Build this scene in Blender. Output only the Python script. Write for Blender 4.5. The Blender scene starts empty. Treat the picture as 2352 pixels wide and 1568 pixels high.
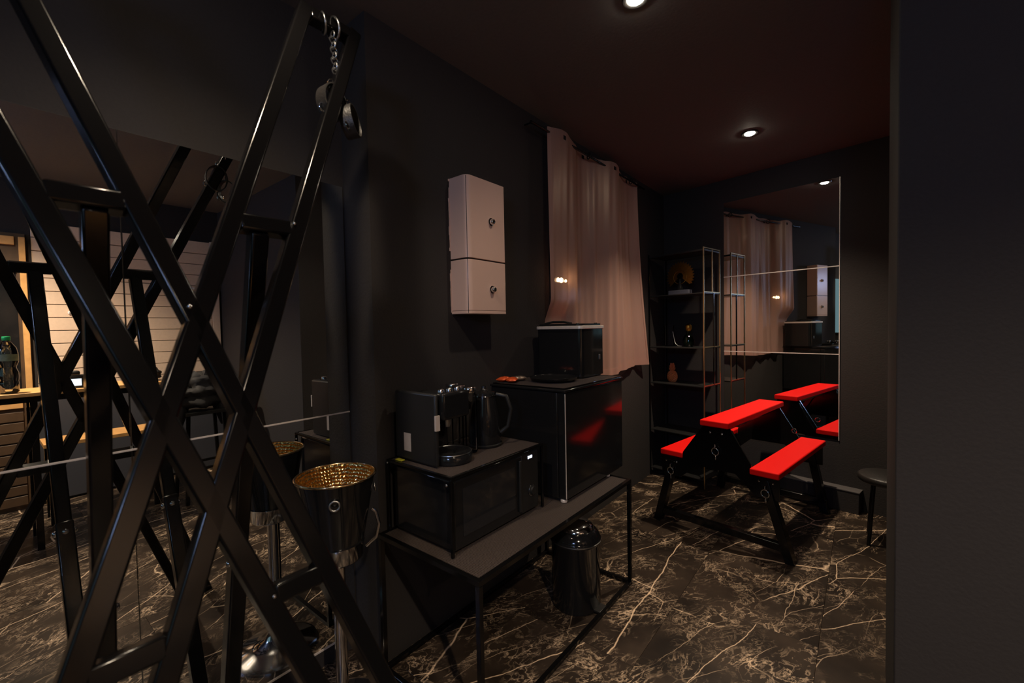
import bpy, bmesh, math, random
from mathutils import Vector, Matrix

random.seed(4)
SC = bpy.context.scene
COL = SC.collection
PI = math.pi

# ------------------------------------------------------------------ camera
yaw, pit, roll = math.radians(38.97), math.radians(1.83), math.radians(1.12)
_f0 = Vector((-math.sin(yaw), math.cos(yaw), 0)); _r0 = Vector((math.cos(yaw), math.sin(yaw), 0)); _z = Vector((0, 0, 1))
_F = _f0 * math.cos(pit) - _z * math.sin(pit)
_u = _z * math.cos(pit) + _f0 * math.sin(pit)
_R = _r0 * math.cos(roll) - _u * math.sin(roll)
_U = _u * math.cos(roll) + _r0 * math.sin(roll)
cd = bpy.data.cameras.new('camera'); cam = bpy.data.objects.new('camera', cd); COL.objects.link(cam)
m = Matrix((( _R.x, _U.x, -_F.x, 0), (_R.y, _U.y, -_F.y, 0), (_R.z, _U.z, -_F.z, 1.44), (0, 0, 0, 1)))
cam.matrix_world = m
cd.sensor_width = 36; cd.lens = 36 * 1000 / 2352; cd.clip_start = 0.02
cd.dof.use_dof = True; cd.dof.focus_distance = 2.8; cd.dof.aperture_fstop = 2.8
SC.camera = cam

# ------------------------------------------------------------------ world, exposure
w = bpy.data.worlds.new('dusk'); SC.world = w; w.use_nodes = True
w.node_tree.nodes['Background'].inputs[0].default_value = (0.45, 0.75, 0.85, 1)
w.node_tree.nodes['Background'].inputs[1].default_value = 0.30
vs = SC.view_settings
vs.view_transform = 'Standard'; vs.look = 'None'; vs.gamma = 1; vs.exposure = 0.0
vs.use_curve_mapping = False
SC.cycles.max_bounces = 10; SC.cycles.glossy_bounces = 6; SC.cycles.transmission_bounces = 8
SC.cycles.transparent_max_bounces = 12
SC.cycles.sample_clamp_indirect = 3.0
SC.cycles.use_denoising = True

# ceiling spots: position, power, cone, colour
WARM = (1.0, 0.80, 0.58)
SPOTS = [((-0.62, 3.42, 2.75), 150, WARM, 'recessed ceiling spotlight over the red padded bench'),
         ((-0.72, 1.72, 2.75), 22, WARM, 'recessed ceiling spotlight at the top edge of the photo'),
         ((-1.06, 0.42, 2.75), 46, WARM, 'recessed ceiling spotlight over the mirror wall end of the room'),
         ((0.95, -0.05, 2.75), 280, WARM, 'recessed ceiling spotlight over the bar table')]

# ------------------------------------------------------------------ materials
def nt(name):
    mt = bpy.data.materials.new(name); mt.use_nodes = True
    return mt, mt.node_tree.nodes, mt.node_tree.links, mt.node_tree.nodes['Principled BSDF']

def mat(name, col, rough=0.5, metal=0.0, bump=0.0, bscale=60.0, coat=0.0, emis=None, es=0.0, var=0.12, spec=0.5):
    mt, N, L, P = nt(name)
    tc = N.new('ShaderNodeTexCoord'); nz = N.new('ShaderNodeTexNoise'); nz.inputs['Scale'].default_value = bscale
    nz.inputs['Detail'].default_value = 4
    L.new(tc.outputs['Object'], nz.inputs['Vector'])
    mx = N.new('ShaderNodeMix'); mx.data_type = 'RGBA'
    mx.inputs[6].default_value = (*[c * (1 - var) for c in col], 1); mx.inputs[7].default_value = (*[min(1, c * (1 + var)) for c in col], 1)
    L.new(nz.outputs['Fac'], mx.inputs[0]); L.new(mx.outputs[2], P.inputs['Base Color'])
    P.inputs['Roughness'].default_value = rough; P.inputs['Metallic'].default_value = metal
    P.inputs['Coat Weight'].default_value = coat; P.inputs['Specular IOR Level'].default_value = spec
    if bump:
        b = N.new('ShaderNodeBump'); b.inputs['Strength'].default_value = bump; b.inputs['Distance'].default_value = 0.004
        L.new(nz.outputs['Fac'], b.inputs['Height']); L.new(b.outputs['Normal'], P.inputs['Normal'])
    if emis:
        P.inputs['Emission Color'].default_value = (*emis, 1); P.inputs['Emission Strength'].default_value = es
    return mt

def glass(name, col=(1, 1, 1), rough=0.0, alpha=0.15):
    mt, N, L, P = nt(name)
    gl = N.new('ShaderNodeBsdfGlossy'); gl.inputs['Roughness'].default_value = rough
    tr = N.new('ShaderNodeBsdfTransparent'); tr.inputs['Color'].default_value = (*col, 1)
    fr = N.new('ShaderNodeLayerWeight'); fr.inputs['Blend'].default_value = alpha
    mx = N.new('ShaderNodeMixShader'); out = N['Material Output']
    L.new(fr.outputs['Fresnel'], mx.inputs[0]); L.new(tr.outputs[0], mx.inputs[1]); L.new(gl.outputs[0], mx.inputs[2])
    L.new(mx.outputs[0], out.inputs['Surface'])
    return mt

M = {}
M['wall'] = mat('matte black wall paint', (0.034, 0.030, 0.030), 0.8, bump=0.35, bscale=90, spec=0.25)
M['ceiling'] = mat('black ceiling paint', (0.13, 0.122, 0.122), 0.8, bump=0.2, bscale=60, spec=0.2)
M['steel'] = mat('black powder coated steel', (0.004, 0.0038, 0.004), 0.16, bump=0.01, bscale=300, spec=0.42)
M['steel_rough'] = mat('brown black wire steel', (0.075, 0.057, 0.050), 0.45, spec=0.5)
M['gloss'] = mat('gloss black enamel', (0.012, 0.012, 0.013), 0.10, spec=0.5)
M['plastic'] = mat('black plastic', (0.018, 0.018, 0.018), 0.35, bump=0.05, bscale=200)
M['chrome'] = mat('chrome', (0.75, 0.75, 0.76), 0.10, 1.0, var=0.03)
M['dull_chrome'] = mat('dull chrome', (0.5, 0.5, 0.5), 0.3, 1.0)
M['enamel'] = mat('cream white enamel', (0.72, 0.50, 0.42), 0.22, bump=0.02, bscale=8, var=0.03)
M['plank'] = mat('cream painted planks', (0.85, 0.64, 0.48), 0.55, bump=0.2, bscale=40, var=0.08)
M['wood'] = mat('orange varnished wood', (0.80, 0.42, 0.15), 0.35, bump=0.1, bscale=18, var=0.3)
M['brown_wood'] = mat('brown wood', (0.09, 0.05, 0.025), 0.5, bump=0.15, bscale=18, var=0.35)
M['red'] = mat('red upholstery vinyl', (0.88, 0.006, 0.004), 0.65, bump=0.15, bscale=350, var=0.08, spec=0.12)
M['leather'] = mat('black leather', (0.02, 0.018, 0.017), 0.4, bump=0.3, bscale=150)
M['cloth'] = mat('black quilted cloth', (0.014, 0.013, 0.015), 0.75, bump=0.4, bscale=60)
M['grey_panel'] = mat('charcoal grey panel', (0.06, 0.06, 0.07), 0.5)
M['ledge'] = mat('lit grey ledge top', (0.12, 0.11, 0.11), 0.5)
M['glass'] = glass('clear glass')
M['pet'] = glass('clear bottle plastic', (0.92, 0.96, 0.93), 0.06, 0.55)
M['green_cap'] = mat('green plastic cap', (0.02, 0.45, 0.14), 0.4)
M['green_glass'] = glass('pale green glass', (0.45, 0.75, 0.6), 0.03, 0.35)
M['amber'] = mat('amber glazed ceramic', (0.65, 0.22, 0.08), 0.35, bump=0.8, bscale=90, var=0.4)
M['gold'] = mat('dark gold metal', (0.50, 0.28, 0.06), 0.35, 1.0, var=0.3)
M['label'] = mat('pale printed label', (0.22, 0.27, 0.18), 0.4, var=0.4)
M['yellow'] = mat('yellow tag', (0.75, 0.70, 0.05), 0.5)
M['paper'] = mat('white paper', (0.55, 0.47, 0.42), 0.6)
M['foil_red'] = mat('orange red foil wrapper', (0.85, 0.12, 0.03), 0.25, 0.3, bump=0.5, bscale=120)
M['foil'] = mat('silver foil wrapper', (0.7, 0.55, 0.45), 0.25, 0.9, bump=0.6, bscale=120)
M['silver'] = mat('satin silver trim', (0.92, 0.82, 0.76), 0.35, 0.35)
M['lamp'] = mat('lamp lens', (1, 1, 1), 0.4, emis=(1.0, 0.86, 0.68), es=160)
M['glint_bead'] = mat('small warm bulb', (1, 1, 1), 0.4, emis=(1.0, 0.66, 0.34), es=40)  # emission imitates the warm bright spot on the curtain
M['lcd'] = mat('lit camera screen', (0.2, 0.2, 0.2), 0.3, emis=(0.75, 0.88, 1.0), es=1.6, var=0.4, bscale=60)
M['cool_glow'] = mat('added blue glow', (0.02, 0.02, 0.02), 0.3, emis=(0.42, 0.56, 1.0), es=34.0)  # glow of the added screen behind the camera
M['digit'] = mat('white blue display digits', (0.2, 0.2, 0.2), 0.3, emis=(0.70, 0.80, 1.0), es=3.0)
M['white'] = mat('glossy white plastic', (0.9, 0.9, 0.9), 0.15)

def m_mirror():
    mt, N, L, P = nt('silvered mirror')
    g = N.new('ShaderNodeBsdfGlossy'); g.inputs['Color'].default_value = (0.86, 0.88, 0.87, 1); g.inputs['Roughness'].default_value = 0.0
    L.new(g.outputs[0], N['Material Output'].inputs['Surface']); return mt
M['mirror'] = m_mirror()

def m_marble():
    mt, N, L, P = nt('dark emperador marble tile')
    geo = N.new('ShaderNodeNewGeometry'); oi = N.new('ShaderNodeObjectInfo')
    off = N.new('ShaderNodeVectorMath'); off.operation = 'SCALE'; off.inputs[0].default_value = (7, 13, 5)
    L.new(oi.outputs['Random'], off.inputs['Scale'])
    add = N.new('ShaderNodeVectorMath'); add.operation = 'ADD'; L.new(geo.outputs['Position'], add.inputs[0]); L.new(off.outputs[0], add.inputs[1])
    def noise(sc, det=4, src=add):
        n = N.new('ShaderNodeTexNoise'); n.inputs['Scale'].default_value = sc; n.inputs['Detail'].default_value = det
        L.new(src.outputs[0], n.inputs['Vector']); return n
    def warp(sc, amt, base=add):
        n = noise(sc, 5); s = N.new('ShaderNodeVectorMath'); s.operation = 'SUBTRACT'; s.inputs[1].default_value = (.5, .5, .5)
        L.new(n.outputs['Color'], s.inputs[0])
        k = N.new('ShaderNodeVectorMath'); k.operation = 'SCALE'; k.inputs['Scale'].default_value = amt; L.new(s.outputs[0], k.inputs[0])
        a = N.new('ShaderNodeVectorMath'); a.operation = 'ADD'; L.new(base.outputs[0], a.inputs[0]); L.new(k.outputs[0], a.inputs[1]); return a
    def vein(sc, wsc, wamt, width, stretch=None):
        wv = warp(wsc, wamt)
        src = wv.outputs[0]
        if stretch:
            mp = N.new('ShaderNodeMapping'); mp.vector_type = 'TEXTURE'; mp.inputs['Scale'].default_value = [1 / k for k in stretch]; mp.inputs['Rotation'].default_value = (0, 0, 1.12)
            L.new(src, mp.inputs['Vector']); src = mp.outputs[0]
        v = N.new('ShaderNodeTexVoronoi'); v.feature = 'DISTANCE_TO_EDGE'; v.inputs['Scale'].default_value = sc; L.new(src, v.inputs['Vector'])
        mr = N.new('ShaderNodeMapRange'); mr.inputs['From Min'].default_value = 0; mr.inputs['From Max'].default_value = width
        mr.inputs['To Min'].default_value = 1; mr.inputs['To Max'].default_value = 0; L.new(v.outputs['Distance'], mr.inputs['Value']); return mr
    def mul(a, b):
        x = N.new('ShaderNodeMath'); x.operation = 'MULTIPLY'
        L.new(a, x.inputs[0])
        if isinstance(b, (int, float)): x.inputs[1].default_value = b
        else: L.new(b, x.inputs[1])
        return x.outputs[0]
    def ramp(src, lo, hi):
        r = N.new('ShaderNodeMapRange'); r.inputs['From Min'].default_value = lo; r.inputs['From Max'].default_value = hi; L.new(src, r.inputs['Value']); return r.outputs[0]
    big = vein(1.3, 2.4, 0.10, 0.0045, (0.45, 1.5, 1))
    def ridge(sc, det, width, dist, stretch):
        mp = N.new('ShaderNodeMapping'); mp.vector_type = 'TEXTURE'; mp.inputs['Scale'].default_value = [1 / k for k in stretch]; mp.inputs['Rotation'].default_value = (0, 0, 1.12)
        L.new(add.outputs[0], mp.inputs['Vector'])
        n = N.new('ShaderNodeTexNoise'); n.inputs['Scale'].default_value = sc; n.inputs['Detail'].default_value = det
        n.inputs['Roughness'].default_value = 0.62; n.inputs['Distortion'].default_value = dist
        L.new(mp.outputs[0], n.inputs['Vector'])
        a = N.new('ShaderNodeMath'); a.operation = 'SUBTRACT'; a.inputs[1].default_value = 0.5; L.new(n.outputs['Fac'], a.inputs[0])
        b = N.new('ShaderNodeMath'); b.operation = 'ABSOLUTE'; L.new(a.outputs[0], b.inputs[0])
        mr = N.new('ShaderNodeMapRange'); mr.inputs['From Min'].default_value = 0; mr.inputs['From Max'].default_value = width
        mr.inputs['To Min'].default_value = 1; mr.inputs['To Max'].default_value = 0; L.new(b.outputs[0], mr.inputs['Value']); return mr
    mid = vein(3.2, 3.0, 0.10, 0.008, (0.45, 1.6, 1))
    fine = ridge(5.0, 7, 0.012, 0.8, (0.7, 1.3, 1))
    tiny = ridge(14.0, 6, 0.030, 1.0, (0.8, 1.25, 1))
    m1 = ramp(noise(1.3, 2).outputs['Fac'], 0.36, 0.46)
    m2 = ramp(noise(3.0, 4).outputs['Fac'], 0.44, 0.60)
    m3 = ramp(noise(5.5, 5).outputs['Fac'], 0.42, 0.66)
    a = mul(big.outputs[0], m1)
    b = mul(mul(mid.outputs[0], m2), 0.75)
    c = mul(mul(fine.outputs[0], m3), 0.75)
    d = mul(mul(tiny.outputs[0], m3), 0.40)
    s1 = N.new('ShaderNodeMath'); s1.operation = 'ADD'; L.new(a, s1.inputs[0]); L.new(b, s1.inputs[1])
    s2 = N.new('ShaderNodeMath'); s2.operation = 'ADD'; L.new(c, s2.inputs[0]); L.new(d, s2.inputs[1])
    s3 = N.new('ShaderNodeMath'); s3.operation = 'ADD'; s3.use_clamp = True; L.new(s1.outputs[0], s3.inputs[0]); L.new(s2.outputs[0], s3.inputs[1])
    base = N.new('ShaderNodeMix'); base.data_type = 'RGBA'
    base.inputs[6].default_value = (0.014, 0.010, 0.008, 1); base.inputs[7].default_value = (0.052, 0.036, 0.026, 1)
    L.new(ramp(noise(4, 6).outputs['Fac'], 0.35, 0.7), base.inputs[0])
    mx = N.new('ShaderNodeMix'); mx.data_type = 'RGBA'; mx.inputs[7].default_value = (0.85, 0.62, 0.42, 1)
    L.new(s3.outputs[0], mx.inputs[0]); L.new(base.outputs[2], mx.inputs[6]); L.new(mx.outputs[2], P.inputs['Base Color'])
    P.inputs['Roughness'].default_value = 0.33; P.inputs['Specular IOR Level'].default_value = 0.3
    return mt
M['marble'] = m_marble()
M['grout'] = mat('dark tile joint', (0.03, 0.024, 0.018), 0.8)

def m_hammered():
    mt, N, L, P = nt('hammered gold')
    tc = N.new('ShaderNodeTexCoord'); v = N.new('ShaderNodeTexVoronoi'); v.inputs['Scale'].default_value = 75; v.inputs['Randomness'].default_value = 0.35
    L.new(tc.outputs['Object'], v.inputs['Vector'])
    b = N.new('ShaderNodeBump'); b.inputs['Strength'].default_value = 0.9; b.inputs['Distance'].default_value = 0.006
    L.new(v.outputs['Distance'], b.inputs['Height']); L.new(b.outputs['Normal'], P.inputs['Normal'])
    P.inputs['Base Color'].default_value = (0.88, 0.60, 0.24, 1); P.inputs['Metallic'].default_value = 1; P.inputs['Roughness'].default_value = 0.17
    return mt
M['hammered'] = m_hammered()

def m_curtain():
    mt, N, L, P = nt('sheer dusty pink voile')
    tc = N.new('ShaderNodeTexCoord'); wv = N.new('ShaderNodeTexWave'); wv.bands_direction = 'Y'; wv.inputs['Scale'].default_value = 60
    wv.inputs['Distortion'].default_value = 1.5; L.new(tc.outputs['Object'], wv.inputs['Vector'])
    df = N.new('ShaderNodeBsdfDiffuse'); df.inputs['Color'].default_value = (0.56, 0.345, 0.29, 1)
    tl = N.new('ShaderNodeBsdfTranslucent'); tl.inputs['Color'].default_value = (0.56, 0.345, 0.29, 1)
    gl = N.new('ShaderNodeBsdfGlossy'); gl.inputs['Color'].default_value = (0.8, 0.62, 0.5, 1); gl.inputs['Roughness'].default_value = 0.42
    tr = N.new('ShaderNodeBsdfTransparent'); tr.inputs['Color'].default_value = (0.9, 0.8, 0.75, 1)
    a = N.new('ShaderNodeMixShader'); a.inputs[0].default_value = 0.22; L.new(df.outputs[0], a.inputs[1]); L.new(tl.outputs[0], a.inputs[2])
    b = N.new('ShaderNodeMixShader'); b.inputs[0].default_value = 0.14; L.new(a.outputs[0], b.inputs[1]); L.new(gl.outputs[0], b.inputs[2])
    mr = N.new('ShaderNodeMapRange'); mr.inputs['To Min'].default_value = 0.10; mr.inputs['To Max'].default_value = 0.24; L.new(wv.outputs['Fac'], mr.inputs['Value'])
    c = N.new('ShaderNodeMixShader'); L.new(mr.outputs[0], c.inputs[0]); L.new(b.outputs[0], c.inputs[1]); L.new(tr.outputs[0], c.inputs[2])
    L.new(c.outputs[0], N['Material Output'].inputs['Surface']); return mt
M['curtain'] = m_curtain()

# ------------------------------------------------------------------ mesh helpers
def V(*a): return Vector(a)
def NB(): return bmesh.new()
def box(bm, lo, hi, mtx=None):
    vs = []
    for x in (lo[0], hi[0]):
        for y in (lo[1], hi[1]):
            for z in (lo[2], hi[2]):
                p = Vector((x, y, z)); vs.append(bm.verts.new(mtx @ p if mtx else p))
    for f in ((0, 1, 3, 2), (4, 6, 7, 5), (0, 4, 5, 1), (2, 3, 7, 6), (0, 2, 6, 4), (1, 5, 7, 3)):
        bm.faces.new([vs[i] for i in f])
def bar(bm, a, b, w, h=None, up=(0, 0, 1)):
    """square bar from a to b; w across, h along 'up'."""
    h = w if h is None else h
    a, b = Vector(a), Vector(b); d = (b - a).normalized(); u = Vector(up)
    if abs(d.dot(u)) > 0.98: u = Vector((1, 0, 0))
    s = d.cross(u).normalized(); u = s.cross(d).normalized()
    vs = []
    for p in (a, b):
        for i, j in ((-1, -1), (1, -1), (1, 1), (-1, 1)):
            vs.append(bm.verts.new(p + s * i * w / 2 + u * j * h / 2))
    bm.faces.new(vs[3::-1]); bm.faces.new(vs[4:])
    for i in range(4):
        j = (i + 1) % 4; bm.faces.new((vs[i], vs[j], vs[4 + j], vs[4 + i]))
def tube(bm, pts, r, n=10, closed=False):
    pts = [Vector(p) for p in pts]; k = len(pts); rings = []
    rr = r if isinstance(r, (list, tuple)) else [r] * k
    prev = None
    for i, p in enumerate(pts):
        if closed: d = pts[(i + 1) % k] - pts[i - 1]
        else: d = pts[min(i + 1, k - 1)] - pts[max(i - 1, 0)]
        d.normalize()
        if prev is None: u = d.orthogonal().normalized()
        else: u = (prev - d * prev.dot(d)).normalized()
        prev = u; s = d.cross(u)
        rings.append([bm.verts.new(p + (u * math.cos(t) + s * math.sin(t)) * rr[i]) for t in [2 * PI * q / n for q in range(n)]])
    for i in range(k if closed else k - 1):
        A, B = rings[i], rings[(i + 1) % k]
        for q in range(n):
            bm.faces.new((A[q], A[(q + 1) % n], B[(q + 1) % n], B[q]))
    if not closed:
        bm.faces.new(rings[0][::-1]); bm.faces.new(rings[-1])
def lathe(bm, prof, c=(0, 0, 0), n=32, mtx=None, caps=True):
    c = Vector(c); rings = []
    for r, z in prof:
        ring = []
        for q in range(n):
            p = Vector((r * math.cos(2 * PI * q / n), r * math.sin(2 * PI * q / n), z))
            if mtx: p = mtx @ p
            ring.append(bm.verts.new(p + c))
        rings.append(ring)
    for A, B in zip(rings, rings[1:]):
        for q in range(n): bm.faces.new((A[q], A[(q + 1) % n], B[(q + 1) % n], B[q]))
    if caps:
        if prof[0][0] > 1e-5: bm.faces.new(rings[0][::-1])
        if prof[-1][0] > 1e-5: bm.faces.new(rings[-1])
def torus(bm, c, R, r, ax=(0, 0, 1), n=20, k=8, sx=1.0):
    c = Vector(c); ax = Vector(ax).normalized(); u = ax.orthogonal().normalized(); s = ax.cross(u)
    tube(bm, [c + u * math.cos(2 * PI * i / n) * R * sx + s * math.sin(2 * PI * i / n) * R for i in range(n)], r, k, closed=True)
def obj(name, bm, m, parent=None, bevel=0.0, smooth=False, seg=2, loc=None):
    bmesh.ops.recalc_face_normals(bm, faces=bm.faces)
    if bevel:
        es = [e for e in bm.edges if len(e.link_faces) == 2 and e.calc_face_angle(0) > 0.6]
        bmesh.ops.bevel(bm, geom=es, offset=bevel, segments=seg, profile=0.5, affect='EDGES', clamp_overlap=True)
    me = bpy.data.meshes.new(name)
    # origin at the base of the mesh for top-level things
    if parent is None and len(bm.verts):
        xs = [v.co.x for v in bm.verts]; ys = [v.co.y for v in bm.verts]; zs = [v.co.z for v in bm.verts]
        o0 = Vector(((min(xs) + max(xs)) / 2, (min(ys) + max(ys)) / 2, min(zs)))
        for v in bm.verts: v.co -= o0
    else: o0 = None
    bm.to_mesh(me); bm.free()
    if smooth:
        for p in me.polygons: p.use_smooth = True
        try: me.set_sharp_from_angle(angle=math.radians(55))
        except Exception: pass
    elif bevel:
        # narrow bevel strips are smooth, the broad faces stay flat
        for p in me.polygons:
            vs_ = [me.vertices[i].co for i in p.vertices]
            sh_ = min((vs_[i] - vs_[i - 1]).length for i in range(len(vs_)))
            p.use_smooth = sh_ < bevel * 1.3
    me.materials.append(m)
    o = bpy.data.objects.new(name, me); COL.objects.link(o)
    if parent is not None:
        o.parent = parent
        # meshes are authored in world space unless the thing has its own frame
        if not parent.get('_local'): o.matrix_parent_inverse = Matrix.Translation(-world_loc(parent))
    elif o0 is not None: o.location = o0
    return o
def world_loc(o):
    p = Vector(o.location)
    while o.parent is not None:
        o = o.parent; p = Vector(o.location) if o.parent is None and not o.get('_local') else p
    return p
def tag(o, label, cat, group=None):
    o['label'] = label; o['category'] = cat
    if group: o['group'] = group
    return o
def thing(name, label, cat, loc=(0, 0, 0), rz=0.0, group=None, local=False):
    o = bpy.data.objects.new(name, None); COL.objects.link(o); o.location = loc; o.rotation_euler = (0, 0, rz)
    o.empty_display_size = 0.1
    if local: o['_local'] = 1
    return tag(o, label, cat, group)
def struct(name, bm, m, **k):
    o = obj(name, bm, m, **k); o['kind'] = 'structure'; return o
def q(bm_fn, *a, **k):
    bm = NB(); bm_fn(bm, *a, **k); return bm
def bx(lo, hi): return q(box, lo, hi)
def sub(name, bm, m, parent, **k):
    """sub-part of a part whose own transform is identity in the thing's frame"""
    o = obj(name, bm, m, parent, **k)
    if not parent.parent.get('_local'): o.matrix_parent_inverse = Matrix.Identity(4)
    return o

H = 2.75
# ================================================================== room shell
floor = struct('floor', bx((-1.85, -2.1, -0.06), (2.0, 5.0, -0.012)), M['grout'])
tw, tl, g = 0.60, 1.20, 0.0006
tile_me = None
for i in range(-1, 7):
    for j in range(0, 7):
        x0 = -1.95 + i * tw; y0 = -2.5 + j * tl + (0.6 if i % 2 else 0)
        a = (max(x0 + g, -1.80), max(y0 + g, -2.05)); b = (min(x0 + tw - g, 1.95), min(y0 + tl - g, 4.9))
        if b[0] - a[0] < 0.02 or b[1] - a[1] < 0.02: continue
        full = abs(b[0] - a[0] - tw + 2 * g) < 1e-4 and abs(b[1] - a[1] - tl + 2 * g) < 1e-4
        if full and tile_me:
            t = bpy.data.objects.new('tile', tile_me); COL.objects.link(t); t.parent = floor
            t.location = Vector((a[0], a[1], 0)) - Vector(floor.location)
        else:
            bmt = bx((0, 0, -0.012), (b[0] - a[0], b[1] - a[1], 0.0))
            t = obj('tile', bmt, M['marble'], floor, bevel=0.0005, seg=1)
            t.matrix_parent_inverse = Matrix.Identity(4)
            t.location = Vector((a[0], a[1], 0)) - Vector(floor.location)
            if full: tile_me = t.data
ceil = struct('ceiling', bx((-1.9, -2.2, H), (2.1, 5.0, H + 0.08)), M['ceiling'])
bm = NB(); box(bm, (-2.0, -2.2, 0), (-1.80, 5.0, H)); 
struct('wall_left', bm, M['wall'])
struct('wall_left_return', bx((-1.80, 1.055, 0), (-1.60, 4.75, H)), M['wall'])
# end wall (turned 11 degrees), pier, right and back walls
EA = -math.asin(0.191); EO = Vector((-0.136, 4.2, 0))
EM = Matrix.Translation(EO) @ Matrix.Rotation(EA, 4, 'Z')
bm = NB(); box(bm, (-1.75, 0, 0), (2.3, 0.15, H), EM); struct('wall_end', bm, M['wall'])
bm = NB(); box(bm, (-0.55, -0.10, 0), (0.135, 0, 0.16), EM); bb = struct('baseboard_end', bm, M['wall'], bevel=0.003)
bm = NB(); box(bm, (-0.55, -0.104, 0.160), (0.139, 0, 0.166), EM); o = obj('ledge', bm, M['ledge'], bb)  # top of the black baseboard coloured paler for the light it catches
o.matrix_parent_inverse = Matrix.Translation(-Vector(bb.location))
struct('wall_pier', bx((0.075, 1.72, 0), (1.95, 2.30, H)), M['wall'], bevel=0.004)
wr = struct('wall_right', bx((1.90, -2.2, 0), (2.05, 5.0, H)), M['wall'])
# planks on the right wall (seen in the mirror)
z = 0.93
pk = None
for k in range(13):
    hgt = 0.113 if k < 12 else 0.13
    o = obj('plank', bx((0, 0, 0), (0.022, 1.29, hgt - 0.006)), M['plank'], wr, bevel=0.002, seg=1) if pk is None or k == 12 else None
    if o is None: o = bpy.data.objects.new('plank', pk); COL.objects.link(o); o.parent = wr
    elif pk is None: pk = o.data
    o.matrix_parent_inverse = Matrix.Identity(4)
    o.location = Vector((1.878, 0.335, z)) - Vector(wr.location); z += hgt
obj('plank', bx((1.872, 1.63, 0.93), (1.90, 1.70, 2.42)), M['plank'], wr, bevel=0.003)
obj('panel', bx((1.885, 0.32, 0.02), (1.90, 1.70, 0.92)), M['grey_panel'], wr, bevel=0.003)
# back wall with the glazed opening onto the dusk
bm = NB()
box(bm, (-2.0, -2.2, 0), (-1.25, -2.05, H)); box(bm, (1.15, -2.2, 0), (1.95, -2.05, H))
box(bm, (-1.25, -2.2, 2.60), (1.15, -2.05, H)); box(bm, (-1.25, -2.2, 0), (1.15, -2.05, 1.15))
struct('wall_back', bm, M['wall'])
bm = NB()
for x in (-1.22, -0.05, 1.12): box(bm, (x - 0.03, -2.16, 1.15), (x + 0.03, -2.09, 2.60))
for zz in (1.18, 2.57): box(bm, (-1.25, -2.16, zz - 0.03), (1.15, -2.09, zz + 0.03))
wb = struct('window_1', bm, M['steel'])
obj('pane', bx((-1.19, -2.13, 1.21), (1.09, -2.124, 2.54)), M['glass'], wb)

cool_glow = thing('added_glow_screen', 'added bluish glowing screen behind the camera, standing in for an unknown cool source', 'screen', (0.50, -2.04, 2.05))  # unseen screen added to put cool highlights on the tubes
obj('housing', bx((0.18, -2.048, 2.08), (0.72, -2.015, 2.42)), M['plastic'], cool_glow, bevel=0.004)
obj('display', bx((0.20, -2.015, 2.10), (0.70, -2.012, 2.40)), M['cool_glow'], cool_glow)

# door on the right wall beside the planks
d1 = struct('door_1', bx((1.875, -0.62, 0.0), (1.90, 0.30, 2.30)), M['brown_wood'])
for (a, b) in (((1.85, 0.262, 0.0), (1.875, 0.30, 2.27)), ((1.85, -0.62, 0.0), (1.875, -0.56, 2.27)), ((1.85, -0.56, 2.20), (1.875, 0.24, 2.27)),
               ((1.85, -0.56, 1.98), (1.875, 0.24, 2.03)), ((1.85, -0.56, 0.85), (1.875, 0.24, 0.93))):
    obj('door_rail', bx(a, b), M['wood'], d1, bevel=0.003, seg=1)
obj('pane', bx((1.872, -0.56, 0.93), (1.8745, 0.24, 1.98)), M['gloss'], d1)
for k in range(9):
    obj('slat', bx((1.855, -0.56, 0.04 + k * 0.088), (1.875, 0.24, 0.115 + k * 0.088)), M['brown_wood'], d1, bevel=0.002, seg=1)

# ceiling lights
for i, (p, pw, c, lb) in enumerate(SPOTS):
    t = thing('ceiling_spotlight', lb, 'ceiling light', (p[0], p[1], H - 0.002), group='recessed ceiling spotlights')
    obj('ring', q(lathe, [(0.030, -0.001), (0.036, -0.008), (0.050, -0.007), (0.055, 0.002)], (p[0], p[1], H), 28, caps=False), M['plastic'], t, smooth=True)
    obj('lens', q(lathe, [(0.034, 0.0), (0.033, -0.006), (0.024, -0.013), (0.001, -0.016)], (p[0], p[1], H), 24), M['lamp'], t, smooth=True)
    L = bpy.data.lights.new('spot_bulb', 'SPOT'); L.energy = pw; L.color = c; L.spot_size = math.radians((108, 112, 130, 130)[i]); L.spot_blend = 0.9
    L.shadow_soft_size = 0.025
    lo = bpy.data.objects.new('spot_bulb', L); COL.objects.link(lo); lo.parent = t; lo.location = (0, 0, -0.03)

# ================================================================== mirrors
m1 = thing('wall_mirror', 'large tiled wall mirror on the left wall behind the black cross', 'mirror', (-1.80, 0.3, 0.08))
for (a, b) in ((-1.196, -0.449), (-0.447, 0.300), (0.302, 1.049)):
    for (lo, hi) in ((0.08, 1.077), (1.080, 2.075)):
        p = obj('mirror_panel', bx((-1.799, a, lo), (-1.795, b, hi)), M['mirror'], m1, bevel=0.0012, seg=1)
        for pl in p.data.polygons: pl.use_smooth = False
bm = NB(); box(bm, (-1.7995, -1.196, 1.0755), (-1.7925, 1.05, 1.0805)); box(bm, (-1.7995, -1.196, 0.0725), (-1.793, 1.05, 0.08))
obj('seam_glint_trim', bm, M['silver'], m1)  # silver strips stand in for light caught on the panel bevels
m2 = thing('wall_mirror', 'tiled mirror on the end wall behind the red padded bench', 'mirror', tuple(EM @ Vector((-0.45, 0, 0.51))))
for (lo, hi) in ((0.512, 1.182), (1.186, 1.862), (1.866, 2.54)):
    bm = NB(); box(bm, (-0.885, -0.006, lo), (-0.012, -0.002, hi), EM)
    p = obj('mirror_panel', bm, M['mirror'], m2, bevel=0.0012, seg=1)
    for pl in p.data.polygons: pl.use_smooth = False
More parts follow.
